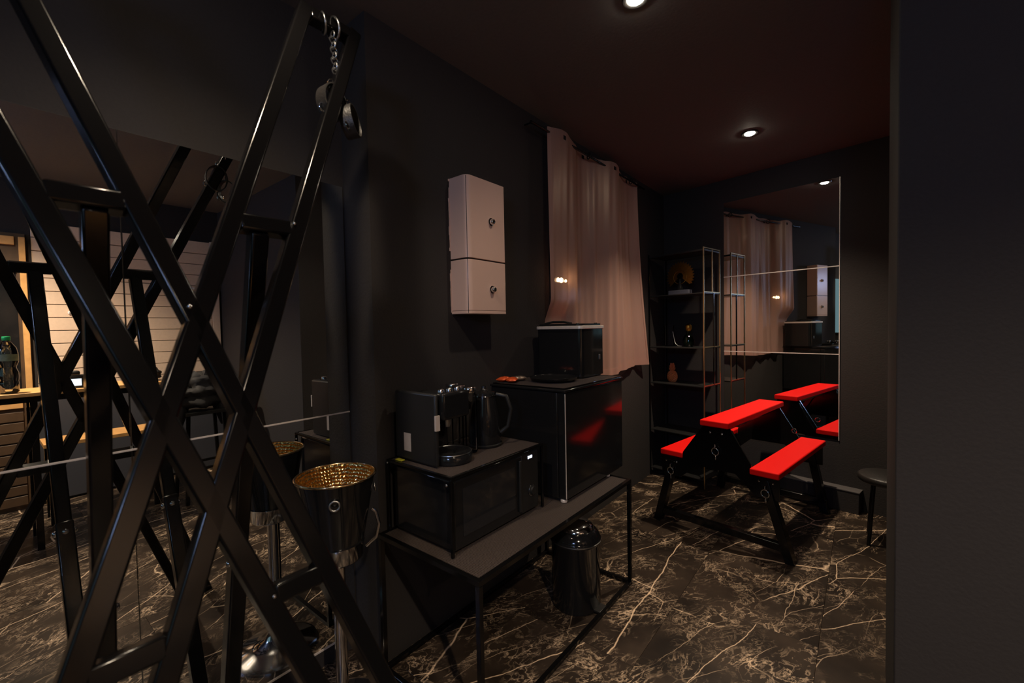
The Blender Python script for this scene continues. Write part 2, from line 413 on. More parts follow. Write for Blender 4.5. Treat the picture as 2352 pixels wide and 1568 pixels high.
bm = NB(); box(bm, (-0.013, -0.009, 0.512), (-0.008, -0.002, 2.54), EM); box(bm, (-0.885, -0.0085, 1.861), (-0.012, -0.002, 1.868), EM)
box(bm, (-0.885, -0.0085, 1.181), (-0.012, -0.002, 1.187), EM)
obj('edge_glint_trim', bm, M['silver'], m2)  # silver strips imitate the bright lines of bevelled edges catching light

# ================================================================== the black cross
TW = 0.040
def cx(zz): return -(1.05 + 0.26 * (zz - 1.3))       # leaning plane
def P(yy, zz): return Vector((cx(zz), yy, zz))
nrm = Vector((1, 0, 0.26)).normalized()
LINES = {'T1': lambda z: 0.298 - 0.332 * (z - 1.45), 'T1b': lambda z: 0.220 - 0.352 * (z - 1.28),
         'T2': lambda z: 0.211 + 0.395 * (z - 1.25), 'T2b': lambda z: 0.415 + 0.415 * (z - 1.403)}
cross = thing('x_cross', 'tall black steel tube x-shaped cross standing before the mirror wall', 'cross', (cx(0.0), 0.25, 0))
def tubepart(name, a, b, m=None, w=TW, up=None, par=None, bev=0.005):
    bm = q(bar, a, b, w, w, up or nrm)
    return obj(name, bm, m or M['steel'], par or cross, bevel=bev, seg=2)
ZT = 2.44
for k in ('T1', 'T1b', 'T2', 'T2b'):
    f = LINES[k]; tubepart('frame_tube', P(f(0.0), 0.0), P(f(ZT), ZT))
for zz in (1.70, 0.90, 2.42):
    for a, b in (('T1b', 'T1'), ('T2', 'T2b')):
        tubepart('rung', P(LINES[a](zz) + 0.015, zz), P(LINES[b](zz) - 0.015, zz))
def lp(a, b, t): return a + (b - a) * t
STR = ((P(0.155, 1.685), V(-1.69, 0.19, 0.0)), (P(0.446, 1.685), V(-1.69, 0.49, 0.0)))
for (a, b) in STR:
    t0 = (1.685 - 0.79) / 1.685
    mid = lp(a, b, t0)
    tubepart('strut', a, lp(a, b, t0 + 0.03), up=V(0, 1, 0))
    tubepart('lower_strut', lp(a, b, t0 - 0.005), b, up=V(0, 1, 0), w=0.046)
bm = NB()
def bolt(bm, c, r=0.007, ax=nrm):
    mt = Vector(ax).normalized().to_track_quat('Z', 'Y').to_matrix().to_4x4()
    lathe(bm, [(r, 0), (r, r * 0.4), (r * 0.6, r * 0.8), (0.0008, r * 0.9)], Vector(c), 12, mt)
def one_bolt(c, r, ax, par, m='chrome'):
    return obj('bolt', q(bolt, c, r, ax), M[m], par, smooth=True)
bm.free()
# crossings
for a, b in (('T1', 'T2'), ('T1b', 'T2'), ('T1', 'T2b'), ('T1b', 'T2b')):
    lo, hi = 0.2, 2.3
    for _ in range(40):
        md = (lo + hi) / 2
        if LINES[a](md) > LINES[b](md): lo = md
        else: hi = md
    if a == 'T1' and b == 'T2': one_bolt(P(LINES[a](md) - 0.012, md + 0.03) + nrm * 0.0205, 0.005, nrm, cross)
for (a, b) in STR:
    t0 = (1.685 - 0.79) / 1.685; c = lp(a, b, t0 + 0.015); d = (b - a).normalized(); side = V(0, 1, 0); out = side.cross(d).normalized()
    for off in (side * 0.023, -side * 0.023, out * 0.023, -out * 0.023): one_bolt(c + off, 0.010, off, cross)
one_bolt(P(LINES['T2b'](1.70) - .01, 1.712) + nrm * 0.0205, 0.004, nrm, cross)
one_bolt(P(LINES['T1b'](0.90) + .01, 0.90) + nrm * 0.0205, 0.004, nrm, cross)

# chain and cuffs hanging from the top rung
ch = thing('restraint_chain', 'thin chain with two leather cuffs hanging from top rung of cross', 'chain', (-1.31, 0.765, 2.4))
bm = NB(); zz = 2.385; k = 0
torus(bm, (-1.333, 0.765, 2.41), 0.034, 0.0035, (0, 1, 0.2), 22, 8)
torus(bm, (-1.333, 0.730, 2.41), 0.030, 0.003, (0.3, 1, 0.2), 20, 8)
p = V(-1.325, 0.760, 2.378)
while zz > 2.215:
    p = V(-1.325 + (2.385 - zz) * 0.13, 0.757 - (2.385 - zz) * 0.02, zz)
    torus(bm, p, 0.0115, 0.0022, (1, 0, 0) if k % 2 else (0, 1, 0), 14, 6, 1.0 if k % 2 else 1.0)
    zz -= 0.0175; k += 1
obj('chain', bm, M['dull_chrome'], ch, smooth=True)
for (c, ax, R) in ((V(-1.285, 0.725, 2.145), V(1, 0.2, 0.1), 0.052), (V(-1.268, 0.775, 2.10), V(0.8, 0.6, 0.2), 0.048)):
    bm = NB()
    ax = ax.normalized(); u = V(0, 0, 1); s = ax.cross(u).normalized(); u = s.cross(ax)
    n = 26; rin = []
    for i in range(n):
        t = 2 * PI * i / n
        c0 = c + s * math.cos(t) * R * 0.75 + u * math.sin(t) * R
        rad = (s * math.cos(t) + u * math.sin(t)).normalized()
        rin.append([bm.verts.new(c0 + ax * dx + rad * dr) for dx, dr in ((-0.02, 0), (0.02, 0), (0.02, 0.004), (-0.02, 0.004))])
    for i in range(n):
        A, B = rin[i], rin[(i + 1) % n]
        for j in range(4): bm.faces.new((A[j], A[(j + 1) % 4], B[(j + 1) % 4], B[j]))
    obj('cuff', bm, M['leather'], ch, smooth=True)
    bm = NB()
    torus(bm, c + u * (R + 0.012) + ax * 0.0, 0.012, 0.002, s, 14, 6)
    obj('buckle', bm, M['chrome'], ch, smooth=True)
    obj('buckle', q(torus, c - u * (R * 0.55) + s * R * 0.7, 0.013, 0.0022, ax, 14, 6), M['chrome'], ch, smooth=True)
    for i in range(5):
        bm = NB(); bolt(bm, c + s * math.cos(3.6 + i * .5) * R * 0.76 + u * math.sin(3.6 + i * .5) * R + ax * 0.0, 0.0035, s * math.cos(3.6 + i * .5) + u * math.sin(3.6 + i * .5))
        obj('stud', bm, M['chrome'], ch, smooth=True)

# ================================================================== champagne bucket on stand
bc = V(-1.51, 0.82, 0)
st = thing('bucket_stand', 'chrome pedestal stand holding the champagne bucket', 'stand', bc)
obj('base', q(lathe, [(0.17, 0.0), (0.17, 0.008), (0.15, 0.018), (0.10, 0.032), (0.05, 0.055), (0.026, 0.10), (0.022, 0.12)], bc, 48), M['chrome'], st, smooth=True)
obj('pole', q(lathe, [(0.022, 0.10), (0.022, 0.60)], bc, 24), M['chrome'], st, smooth=True)
obj('holder', q(lathe, [(0.022, 0.595), (0.082, 0.600), (0.088, 0.608), (0.093, 0.665), (0.097, 0.668), (0.091, 0.668), (0.084, 0.612), (0.02, 0.607)], bc, 40, caps=False), M['chrome'], st, smooth=True)
bm = NB(); tube(bm, [bc + V(0.055, 0.082, 0.63), bc + V(0.078, 0.110, 0.66), bc + V(0.085, 0.12, 0.71), bc + V(0.078, 0.112, 0.755), bc + V(0.070, 0.10, 0.77)], 0.007, 10)
obj('handle', bm, M['chrome'], st, smooth=True)
bk = thing('champagne_bucket', 'black champagne bucket with hammered gold inside on chrome stand', 'bucket', bc + V(0, 0, 0.612))
obj('body', q(lathe, [(0.084, 0.613), (0.090, 0.66), (0.110, 0.76), (0.131, 0.88), (0.136, 0.905)], bc, 56, caps=False), M['gloss'], bk, smooth=True)
obj('lining', q(lathe, [(0.134, 0.9125), (0.128, 0.88), (0.107, 0.76), (0.086, 0.64), (0.001, 0.635)], bc, 56, caps=False), M['hammered'], bk, smooth=True)
obj('rim', q(torus, bc + V(0, 0, 0.911), 0.1385, 0.0045, (0, 0, 1), 56, 8), mat('brass rim', (0.9, 0.66, 0.38), 0.15, 1.0), bk, smooth=True)
for an in (-2.05, -0.55 + PI * 0.0, 1.1):
    dx = V(math.cos(an), math.sin(an), 0)
    bm = NB(); torus(bm, bc + dx * 0.135 + V(0, 0, 0.845), 0.016, 0.0035, dx + V(0, 0, 0.15), 18, 8)
    obj('ring_handle', bm, M['dull_chrome'], bk, smooth=True)

# ================================================================== mesh-topped tables
def mesh_top(bm, x0, x1, y0, y1, z, pitch=0.0075, wd=0.0034):
    n = int((y1 - y0) / pitch)
    for i in range(n + 1):
        y = y0 + i * (y1 - y0) / n; box(bm, (x0, y - wd / 2, z - 0.001), (x1, y + wd / 2, z + 0.0008))
    n = int((x1 - x0) / pitch)
    for i in range(n + 1):
        x = x0 + i * (x1 - x0) / n; box(bm, (x - wd / 2, y0, z - 0.0018), (x + wd / 2, y1, z - 0.0004))
def rack(t, x0, x1, y0, y1, z0, z1, b, foot_rails=True, name='leg'):
    mt = obj('mesh_top', q(mesh_top, x0 + b, x1 - b, y0 + b, y1 - b, z1 - 0.003), M['steel_rough'], t); mt['kind'] = 'stuff'
    bm = NB()
    for (a, c) in (((x0, y0), (x1, y0 + b)), ((x0, y1 - b), (x1, y1)), ((x0, y0 + b), (x0 + b, y1 - b)), ((x1 - b, y0 + b), (x1, y1 - b))):
        box(bm, (a[0], a[1], z1 - b), (c[0], c[1], z1))
    obj('top_frame', bm, M['steel'], t, bevel=0.0015, seg=1)
    for x in (x0, x1 - b):
        for y in (y0, y1 - b): obj(name, bx((x, y, z0), (x + b, y + b, z1 - b)), M['steel'], t, bevel=0.0015, seg=1)
    if foot_rails:
        for a, c in (((x1 - b, y0 + b, z0), (x1, y1 - b, z0 + b)), ((x0 + b, y0, z0), (x1 - b, y0 + b, z0 + b)), ((x0, y0 + b, z0), (x0 + b, y1 - b, z0 + b)), ((x0 + b, y1 - b, z0), (x1 - b, y1, z0 + b))):
            obj('foot_rail', bx(a, c), M['steel'], t, bevel=0.0015, seg=1)
tb = thing('mesh_table', 'low black steel table with wire mesh top along the wall', 'table', (-1.29, 1.64, 0))
rack(tb, -1.578, -0.998, 1.033, 2.262, 0.0, 0.590, 0.020)
rk = thing('mesh_rack', 'small black mesh-topped rack standing over the microwave', 'rack', (-1.38, 1.39, 0.59))
rack(rk, -1.575, -1.176, 1.082, 1.672, 0.590, 0.893, 0.012, False)
one_bolt((-1.20, 1.0815, 0.860), 0.006, (0, -1, 0), rk); one_bolt((-1.565, 1.0815, 0.880), 0.005, (0, -1, 0), rk)

# microwave
mw = thing('microwave_oven', 'black microwave oven under the mesh rack on the low table', 'microwave', (-1.37, 1.37, 0.59))
obj('body', bx((-1.555, 1.105, 0.602), (-1.205, 1.645, 0.868)), M['gloss'], mw, bevel=0.006)
dr = obj('door', bx((-1.205, 1.108, 0.604), (-1.187, 1.515, 0.866)), M['gloss'], mw, bevel=0.004)
sub('door_window', bx((-1.1875, 1.15, 0.645), (-1.1855, 1.47, 0.83)), mat('dark oven glass', (0.02, 0.02, 0.022), 0.06), dr)
sub('handle', bx((-1.187, 1.492, 0.62), (-1.176, 1.506, 0.85)), M['plastic'], dr, bevel=0.003)
cp = obj('control_panel', bx((-1.205, 1.518, 0.604), (-1.187, 1.643, 0.866)), M['plastic'], mw, bevel=0.003)
kb = q(lathe, [(0.024, 0), (0.024, 0.006), (0.019, 0.008), (0.018, 0.016), (0.001, 0.017)], (-1.187, 1.590, 0.692), 28, Matrix.Rotation(PI / 2, 4, 'Y'))
sub('knob', kb, M['plastic'], cp, smooth=True)
sub('knob_ring', q(torus, (-1.184, 1.590, 0.692), 0.0245, 0.0014, (1, 0, 0), 28, 6), M['chrome'], cp, smooth=True)
# seven segment clock reading 0:00
bm = NB()
def seg7(bm, y, z, w, h, th, on):
    S = {'a': (0, h, w, h), 'b': (w, h / 2, w, h), 'c': (w, 0, w, h / 2), 'd': (0, 0, w, 0), 'e': (0, 0, 0, h / 2), 'f': (0, h / 2, 0, h), 'g': (0, h / 2, w, h / 2)}
    for k in on:
        a, b, c, d = S[k]; box(bm, (-1.187, y + a - th / 2, z + b - th / 2), (-1.1858, y + c + th / 2, z + d + th / 2))
for i, y in enumerate((1.566, 1.580, 1.590)): seg7(bm, y, 0.842, 0.0055, 0.0105, 0.0018, 'abcdef')
box(bm, (-1.187, 1.5748, 0.8445), (-1.1858, 1.5766, 0.8463)); box(bm, (-1.187, 1.5748, 0.8495), (-1.1858, 1.5766, 0.8513))
sub('clock_digits', bm, M['digit'], cp)
for x in (-1.53, -1.23):
    for y in (1.13, 1.62): obj('foot', q(lathe, [(0.012, 0), (0.011, 0.013)], (x, y, 0.590), 12), M['plastic'], mw)

# coffee machine on the rack
cm = thing('coffee_machine', 'black coffee machine with drip tray on the mesh rack', 'coffee machine', (-1.35, 1.20, 0.893))
obj('body', bx((-1.56, 1.14, 0.895), (-1.42, 1.30, 1.165)), M['gloss'], cm, bevel=0.012)
obj('side_panel', bx((-1.56, 1.122, 0.895), (-1.30, 1.142, 1.185)), M['plastic'], cm, bevel=0.009)
hd = obj('brew_head', bx((-1.43, 1.15, 1.075), (-1.285, 1.30, 1.185)), M['gloss'], cm, bevel=0.012)
sub('spout', q(lathe, [(0.014, 1.035), (0.020, 1.05), (0.022, 1.078)], (-1.35, 1.225, 0), 18), M['dull_chrome'], hd, smooth=True)
for y in (1.18, 1.225, 1.27): sub('button', q(lathe, [(0.014, 1.184), (0.014, 1.194), (0.010, 1.198), (0.001, 1.199)], (-1.33, y, 0), 18), M['chrome'], hd, smooth=True)
obj('drip_tray', q(lathe, [(0.085, 0.895), (0.088, 0.925), (0.080, 0.932), (0.074, 0.928), (0.001, 0.928)], (-1.335, 1.235, 0), 30), M['gloss'], cm, smooth=True)
obj('tray_rim', q(torus, (-1.335, 1.235, 0.932), 0.083, 0.0022, (0, 0, 1), 36, 6), M['dull_chrome'], cm, smooth=True)
obj('sticker', bx((-1.50, 1.1205, 0.935), (-1.455, 1.1215, 1.01)), M['paper'], cm)
obj('sticker', bx((-1.305, 1.1205, 1.04), (-1.295, 1.1405, 1.04 + 0.06)), M['paper'], cm)
# yellow tag
tag(obj('paper_tag', bx((-1.53, 1.095, 0.894), (-1.49, 1.115, 0.898)), M['yellow'], bevel=0.001), 'tiny yellow tag lying on the mesh rack beside coffee machine', 'tag')
# glasses upside-down / kettle
kt = thing('electric_kettle', 'black electric kettle with chrome trim behind the coffee machine', 'kettle', (-1.39, 1.50, 0.893))
obj('body', q(lathe, [(0.075, 0.905), (0.078, 0.915), (0.072, 1.02), (0.058, 1.11), (0.055, 1.125)], (-1.39, 1.50, 0), 32), M['gloss'], kt, smooth=True)
obj('base', q(lathe, [(0.080, 0.894), (0.082, 0.902), (0.070, 0.908)], (-1.39, 1.50, 0), 32), M['plastic'], kt, smooth=True)
obj('lid', q(lathe, [(0.056, 1.124), (0.052, 1.138), (0.020, 1.148), (0.012, 1.158), (0.011, 1.168), (0.001, 1.170)], (-1.39, 1.50, 0), 28), M['gloss'], kt, smooth=True)
obj('trim_ring', q(torus, (-1.39, 1.50, 1.125), 0.0565, 0.0022, (0, 0, 1), 32, 6), M['chrome'], kt, smooth=True)
bm = NB(); tube(bm, [V(-1.34, 1.53, 1.13), V(-1.30, 1.555, 1.12), V(-1.285, 1.57, 1.06), V(-1.295, 1.56, 0.98), V(-1.325, 1.54, 0.95)], 0.010, 10)
obj('handle', bm, M['plastic'], kt, smooth=True)
bm = NB(); tube(bm, [V(-1.44, 1.47, 1.07), V(-1.475, 1.45, 1.10), V(-1.485, 1.445, 1.118)], [0.018, 0.012, 0.009], 10)
obj('spout', bm, M['gloss'], kt, smooth=True)
for i, (x, y) in enumerate(((-1.36, 1.372), (-1.44, 1.385), (-1.52, 1.42))):
    t = thing('glass_jar', ('clear glass jar nearest the front on the mesh rack', 'clear glass jar in the middle behind the coffee machine', 'clear glass jar nearest the wall on the mesh rack')[i], 'jar', (x, y, 0.893), group='glass jars on the mesh rack')
    obj('body', q(lathe, [(0.030, 0.894), (0.034, 0.90), (0.034, 1.12), (0.028, 1.15), (0.028, 1.165), (0.026, 1.165), (0.026, 1.15), (0.032, 1.118), (0.032, 0.905), (0.001, 0.902)], (x, y, 0), 24), M['glass'], t, smooth=True)
    obj('lid', q(lathe, [(0.0295, 1.158), (0.031, 1.162), (0.031, 1.178), (0.028, 1.182), (0.001, 1.183)], (x, y, 0), 24), M['chrome'], t, smooth=True)

# ================================================================== mini fridge and what stands on it
fr = thing('mini_fridge', 'glossy black mini fridge standing on the low mesh table', 'fridge', (-1.33, 2.06, 0.59))
obj('body', bx((-1.575, 1.757, 0.605), (-1.150, 2.385, 1.125)), M['gloss'], fr, bevel=0.006)
dr = obj('door', bx((-1.148, 1.757, 0.607), (-1.105, 2.385, 1.125)), M['gloss'], fr, bevel=0.005)
sub('edge_glint_trim', bx((-1.106, 1.7565, 0.612), (-1.1035, 1.7605, 1.118)), M['silver'], dr)  # silver strip stands in for the highlight along the bevelled door edge
obj('top_plate', bx((-1.578, 1.750, 1.125), (-1.100, 2.390, 1.138)), M['gloss'], fr, bevel=0.004)
for i, (x, y) in enumerate(((-1.13, 1.735 + 0.04), (-1.55, 1.79), (-1.13, 2.23), (-1.55, 2.23))):
    obj('foot', q(lathe, [(0.016, 0.590), (0.017, 0.600), (0.012, 0.607)], (x, y, 0), 16), M['silver'], fr, smooth=True)
mm = thing('wire_mat', 'fine black wire mesh mat covering the fridge top', 'mat', (-1.35, 2.05, 1.138))
o = obj('mesh', q(mesh_top, -1.56, -1.115, 1.77, 2.375, 1.141, 0.009, 0.0032), M['steel_rough'], mm); o['kind'] = 'stuff'
bm = NB()
for (a, b) in (((-1.565, 1.763), (-1.110, 1.769)), ((-1.565, 2.376), (-1.110, 2.382)), ((-1.565, 1.769), (-1.559, 2.376)), ((-1.116, 1.769), (-1.110, 2.376))):
    box(bm, (a[0], a[1], 1.1385), (b[0], b[1], 1.144))
obj('frame', bm, M['steel'], mm)
# boxy appliance
ap = thing('box_appliance', 'tall black box appliance with silver rimmed top on the fridge', 'appliance', (-1.40, 2.29, 1.144))
def rbox(bm, x0, x1, y0, y1, z0, z1, r, n=6):
    pts = []
    for cx_, cy_, a0 in ((x1 - r, y1 - r, 0), (x0 + r, y1 - r, PI / 2), (x0 + r, y0 + r, PI), (x1 - r, y0 + r, 1.5 * PI)):
        for i in range(n + 1): pts.append((cx_ + r * math.cos(a0 + i * PI / 2 / n), cy_ + r * math.sin(a0 + i * PI / 2 / n)))
    A = [bm.verts.new((x, y, z0)) for x, y in pts]; B = [bm.verts.new((x, y, z1)) for x, y in pts]
    bm.faces.new(A[::-1]); bm.faces.new(B)
    for i in range(len(pts)): j = (i + 1) % len(pts); bm.faces.new((A[i], A[j], B[j], B[i]))
obj('body', q(rbox, -1.55, -1.235, 2.150, 2.425, 1.150, 1.432, 0.03), M['gloss'], ap, smooth=True)
obj('silver_rim', q(rbox, -1.556, -1.228, 2.143, 2.430, 1.425, 1.443, 0.032), M['silver'], ap, bevel=0.002, seg=1)
ld = obj('lid', q(rbox, -1.545, -1.245, 2.158, 2.418, 1.443, 1.456, 0.03), M['gloss'], ap, bevel=0.003)
bm = NB()
for k in range(7):
    a = -1.54 + k * 0.04; z0 = 1.456 + 0.010 * math.sin(PI * (k + 0.0) / 7); z1 = 1.456 + 0.010 * math.sin(PI * (k + 1) / 7)
tube(bm, [V(-1.52, 2.20, 1.457), V(-1.46, 2.20, 1.468), V(-1.38, 2.20, 1.468), V(-1.33, 2.20, 1.457)], 0.007, 8)
sub('handle', bm, M['plastic'], ld, smooth=True)
for p_ in ((-1.29, 2.2, 1.458), (-1.26, 2.36, 1.458)): sub('button', q(torus, p_, 0.008, 0.002), M['chrome'], ld, smooth=True)
obj('base', q(rbox, -1.55, -1.245, 2.160, 2.415, 1.144, 1.151, 0.03), M['plastic'], ap)
obj('front_switch', bx((-1.236, 2.35, 1.24), (-1.232, 2.365, 1.27)), M['dull_chrome'], ap, bevel=0.001)
# tray in front of it
tr = thing('round_tray', 'shallow black tray in front of the silver rimmed box', 'tray', (-1.33, 1.99, 1.144))
obj('dish', q(lathe, [(0.10, 1.1445), (0.125, 1.152), (0.132, 1.166), (0.129, 1.167), (0.120, 1.155), (0.001, 1.150)], (-1.33, 2.0, 0), 40), M['gloss'], tr, smooth=True)
# snack packets
def packet(c, rz, sx, sy, m, label):
    bm = NB(); n = 9; rnd = random.Random(sum(map(ord, label)))
    g = [[None] * n for _ in range(n)]; g2 = [[None] * n for _ in range(n)]
    for i in range(n):
        for j in range(n):
            u, v = i / (n - 1) * 2 - 1, j / (n - 1) * 2 - 1
            hh = 0.012 * (1 - u * u) ** 0.5 * (1 - abs(v) ** 3) ** 0.5 if abs(u) < 1 and abs(v) < 1 else 0
            nz = rnd.uniform(-0.0022, 0.0022)
            g[i][j] = bm.verts.new((u * sx / 2, v * sy / 2, 0.014 + hh + nz)); g2[i][j] = bm.verts.new((u * sx / 2, v * sy / 2, 0.012 - hh + nz * .4))
    for G, fl in ((g, 0), (g2, 1)):
        for i in range(n - 1):
            for j in range(n - 1):
                f = (G[i][j], G[i + 1][j], G[i + 1][j + 1], G[i][j + 1]); bm.faces.new(f if not fl else f[::-1])
    for i in range(n - 1):
        bm.faces.new((g2[i][0], g2[i + 1][0], g[i + 1][0], g[i][0])); bm.faces.new((g[i][n-1], g[i + 1][n-1], g2[i + 1][n-1], g2[i][n-1]))
        bm.faces.new((g[0][i], g[0][i + 1], g2[0][i + 1], g2[0][i])); bm.faces.new((g2[n-1][i], g2[n-1][i + 1], g[n-1][i + 1], g[n-1][i]))
    mtx = Matrix.Translation(c) @ Matrix.Rotation(rz, 4, 'Z')
    for v in bm.verts: v.co = mtx @ v.co
    o = obj('snack_packet', bm, m, smooth=True)
    return tag(o, label, 'snack packet', 'snack packets on the fridge')
packet(V(-1.545, 1.83, 1.144), 0.2, 0.05, 0.085, M['foil_red'], 'dull red wrapped snack packet at the left end of the fridge top')
packet(V(-1.485, 1.83, 1.144), 0.5, 0.055, 0.08, M['foil_red'], 'bright orange red snack packet in the middle of the packets')
packet(V(-1.50, 1.91, 1.144), -0.4, 0.05, 0.08, M['foil'], 'crumpled silvery wrapper right of the orange red packet')

# ================================================================== water heater
wh = thing('water_heater', 'cream white two-part water heater hanging on the black wall', 'heater', (-1.54, 1.65, 1.51))
X0, X1, Y0, Y1 = -1.600, -1.478, 1.505, 1.785
def heater_shell(bm, z0, z1, r=0.030, n=8):
    pts = [(X0, Y0), ]
    for i in range(n + 1):
        a = -PI / 2 + i * PI / 2 / n; pts.append((X1 - r + r * math.cos(a), Y0 + r + r * math.sin(a)))
    pts += [(X1, Y1 - 0.004), (X1 - 0.004, Y1), (X0, Y1)]
    A = [bm.verts.new((x, y, z0)) for x, y in pts]; B = [bm.verts.new((x, y, z1)) for x, y in pts]
    bm.faces.new(A[::-1]); bm.faces.new(B)
    for i in range(len(pts)): j = (i + 1) % len(pts); bm.faces.new((A[i], A[j], B[j], B[i]))
obj('lower_casing', q(heater_shell, 1.528, 1.776), M['enamel'], wh, bevel=0.002)
obj('upper_casing', q(heater_shell, 1.783, 2.180), M['enamel'], wh, bevel=0.002)
obj('bottom_strip', q(heater_shell, 1.512, 1.5265), M['enamel'], wh, bevel=0.001, seg=1)
obj('inner_frame', bx((X0, Y0 + 0.006, 1.515), (X1 - 0.01, Y1 - 0.006, 2.175)), M['plastic'], wh)
MR = Matrix.Rotation(PI / 2, 4, 'Y')
for zz in (1.977, 1.635):
    k = obj('knob', q(lathe, [(0.020, 0), (0.020, 0.004), (0.014, 0.006), (0.013, 0.020), (0.010, 0.023), (0.001, 0.023)], (X1, 1.674, zz), 28, MR), M['chrome'], wh, smooth=True)
# peeling paint edge where casing meets the wall
rnd = random.Random(9)
zz = 1.52
while zz < 2.17:
    h2 = rnd.uniform(0.012, 0.05)
    if rnd.random() < 0.6: obj('filler_edge', bx((X0, Y0 - rnd.uniform(0.003, 0.008), zz), (X0 + 0.004, Y0, min(zz + h2, 2.178))), M['enamel'], wh)
    zz += h2

# ================================================================== window + sheer curtain on the corridor wall
w2 = struct('window_2', bx((-1.600, 2.42, 1.20), (-1.595, 3.55, 2.50)), M['gloss'])
bm = NB()
for (a, b) in (((2.38, 1.16), (2.43, 2.54)), ((3.54, 1.16), (3.59, 2.54)), ((2.43, 1.16), (3.54, 1.21)), ((2.43, 2.49), (3.54, 2.54)), ((2.965, 1.21), (3.005, 2.49))):
    box(bm, (-1.600, a[0], a[1]), (-1.592, b[0], b[1]))
obj('window_frame', bm, M['plastic'], w2, bevel=0.002, seg=1)
rod = thing('curtain_rod', 'thin black curtain rod above the sheer curtain', 'curtain rod', (-1.535, 2.95, 2.64))
obj('rod', q(tube, [V(-1.525, 2.10, 2.645), V(-1.525, 3.80, 2.645)], 0.008, 12), M['steel'], rod, smooth=True)
for y in (2.14, 3.77): obj('bracket', q(tube, [V(-1.60, y, 2.66), V(-1.56, y, 2.66), V(-1.525, y, 2.645)], 0.005, 8), M['steel'], rod, smooth=True)
cu = thing('sheer_curtain', 'sheer dusty pink grommet curtain hanging on the black wall', 'curtain', (-1.53, 2.95, 1.06))
NY, NZ = 240, 60
GR = [2.434, 2.79, 3.16, 3.51]
def cur(u, v):
    # u 0..1 along, v 0 (top)..1 (bottom)
    y = 2.275 + u * 1.395
    ph = (y - 2.434) / 0.359 * PI          # grommets at every half wave
    amp = 0.036
    fold = amp * math.cos(ph) * (1 - 0.35 * v)
    fine = (0.007 * math.sin(u * 58 + v * 2.0) + 0.0035 * math.sin(u * 101 + 1.3 * v) + 0.012 * math.sin(u * 31 + 1.8 * v)) * min(1, 0.25 + v)
    x = -1.535 + fold + fine
    flare = max(0, (u - 0.55) / 0.45) ** 1.6 * v ** 2.0 * 0.20
    kz = min(1, max(0, (v - 0.66) / 0.08)); ky = min(1, max(0, (2.62 - y) / 0.16)); kk = kz * ky
    x = x * (1 - kk) + (-1.587 + 0.004 * math.cos(ph)) * kk      # pressed to the wall behind the box and fridge
    y += flare - 0.02 * v * (1 - u) + kk * 0.035
    ztop = 2.69 + 0.014 * math.cos(ph * 2) - 0.012 * math.sin(PI * ((u * 3.9) % 1))
    zbot = 1.055 + 0.02 * u + 0.012 * math.sin(u * 9)
    return Vector((x, y, ztop + (zbot - ztop) * v))
bm = NB(); G = [[bm.verts.new(cur(i / NY, j / NZ)) for j in range(NZ + 1)] for i in range(NY + 1)]
for i in range(NY):
    for j in range(NZ):
        c = cur((i + .5) / NY, (j + .5) / NZ)
        if any((c.y - gy) ** 2 + (c.z - 2.645) ** 2 < 0.018 ** 2 for gy in GR): continue
        bm.faces.new((G[i][j], G[i + 1][j], G[i + 1][j + 1], G[i][j + 1]))
o = obj('panel', bm, M['curtain'], cu, smooth=True)
bm = NB()
for i in range(NY):       # bottom hem: thicker double fold
    for j in (NZ - 2, NZ - 1):
        a = [cur(i / NY, j / NZ), cur((i + 1) / NY, j / NZ), cur((i + 1) / NY, (j + 1) / NZ), cur(i / NY, (j + 1) / NZ)]
        bm.faces.new([bm.verts.new(p + V(0.003, 0, 0)) for p in a])
for j in range(NZ):       # side hems
    for i0, i1 in ((0, 4), (NY - 3, NY)):
        a = [cur(i0 / NY, j / NZ), cur(i1 / NY, j / NZ), cur(i1 / NY, (j + 1) / NZ), cur(i0 / NY, (j + 1) / NZ)]
        bm.faces.new([bm.verts.new(p + V(0.003, 0, 0)) for p in a])
bmesh.ops.remove_doubles(bm, verts=bm.verts, dist=0.0002)
obj('hem', bm, M['curtain'], cu, smooth=True)
for gy in GR:
    obj('grommet', q(torus, V(-1.525, gy, 2.645), 0.021, 0.004, (0.6, 1, 0), 22, 8), M['steel'], cu, smooth=True)
fl = thing('curtain_glints', 'short row of added glowing beads imitating the bright spot on the sheer curtain', 'light', (-1.588, 2.50, 1.74))  # glowing beads and wire added in place of a reflected bright spot
for i, (y, r) in enumerate(((2.465, 0.013), (2.505, 0.015), (2.56, 0.009))):
    k = obj('glint_bead', q(lathe, [(0.001, -r), (r * .7, -r * .7), (r, 0), (r * .7, r * .9), (0.001, r * 1.4)], (-1.588, y, 1.75), 14), M['glint_bead'], fl, smooth=True)
obj('wire', q(tube, [V(-1.592, 2.44, 1.772), V(-1.592, 2.5, 1.765), V(-1.592, 2.58, 1.770)], 0.002, 6), M['plastic'], fl)

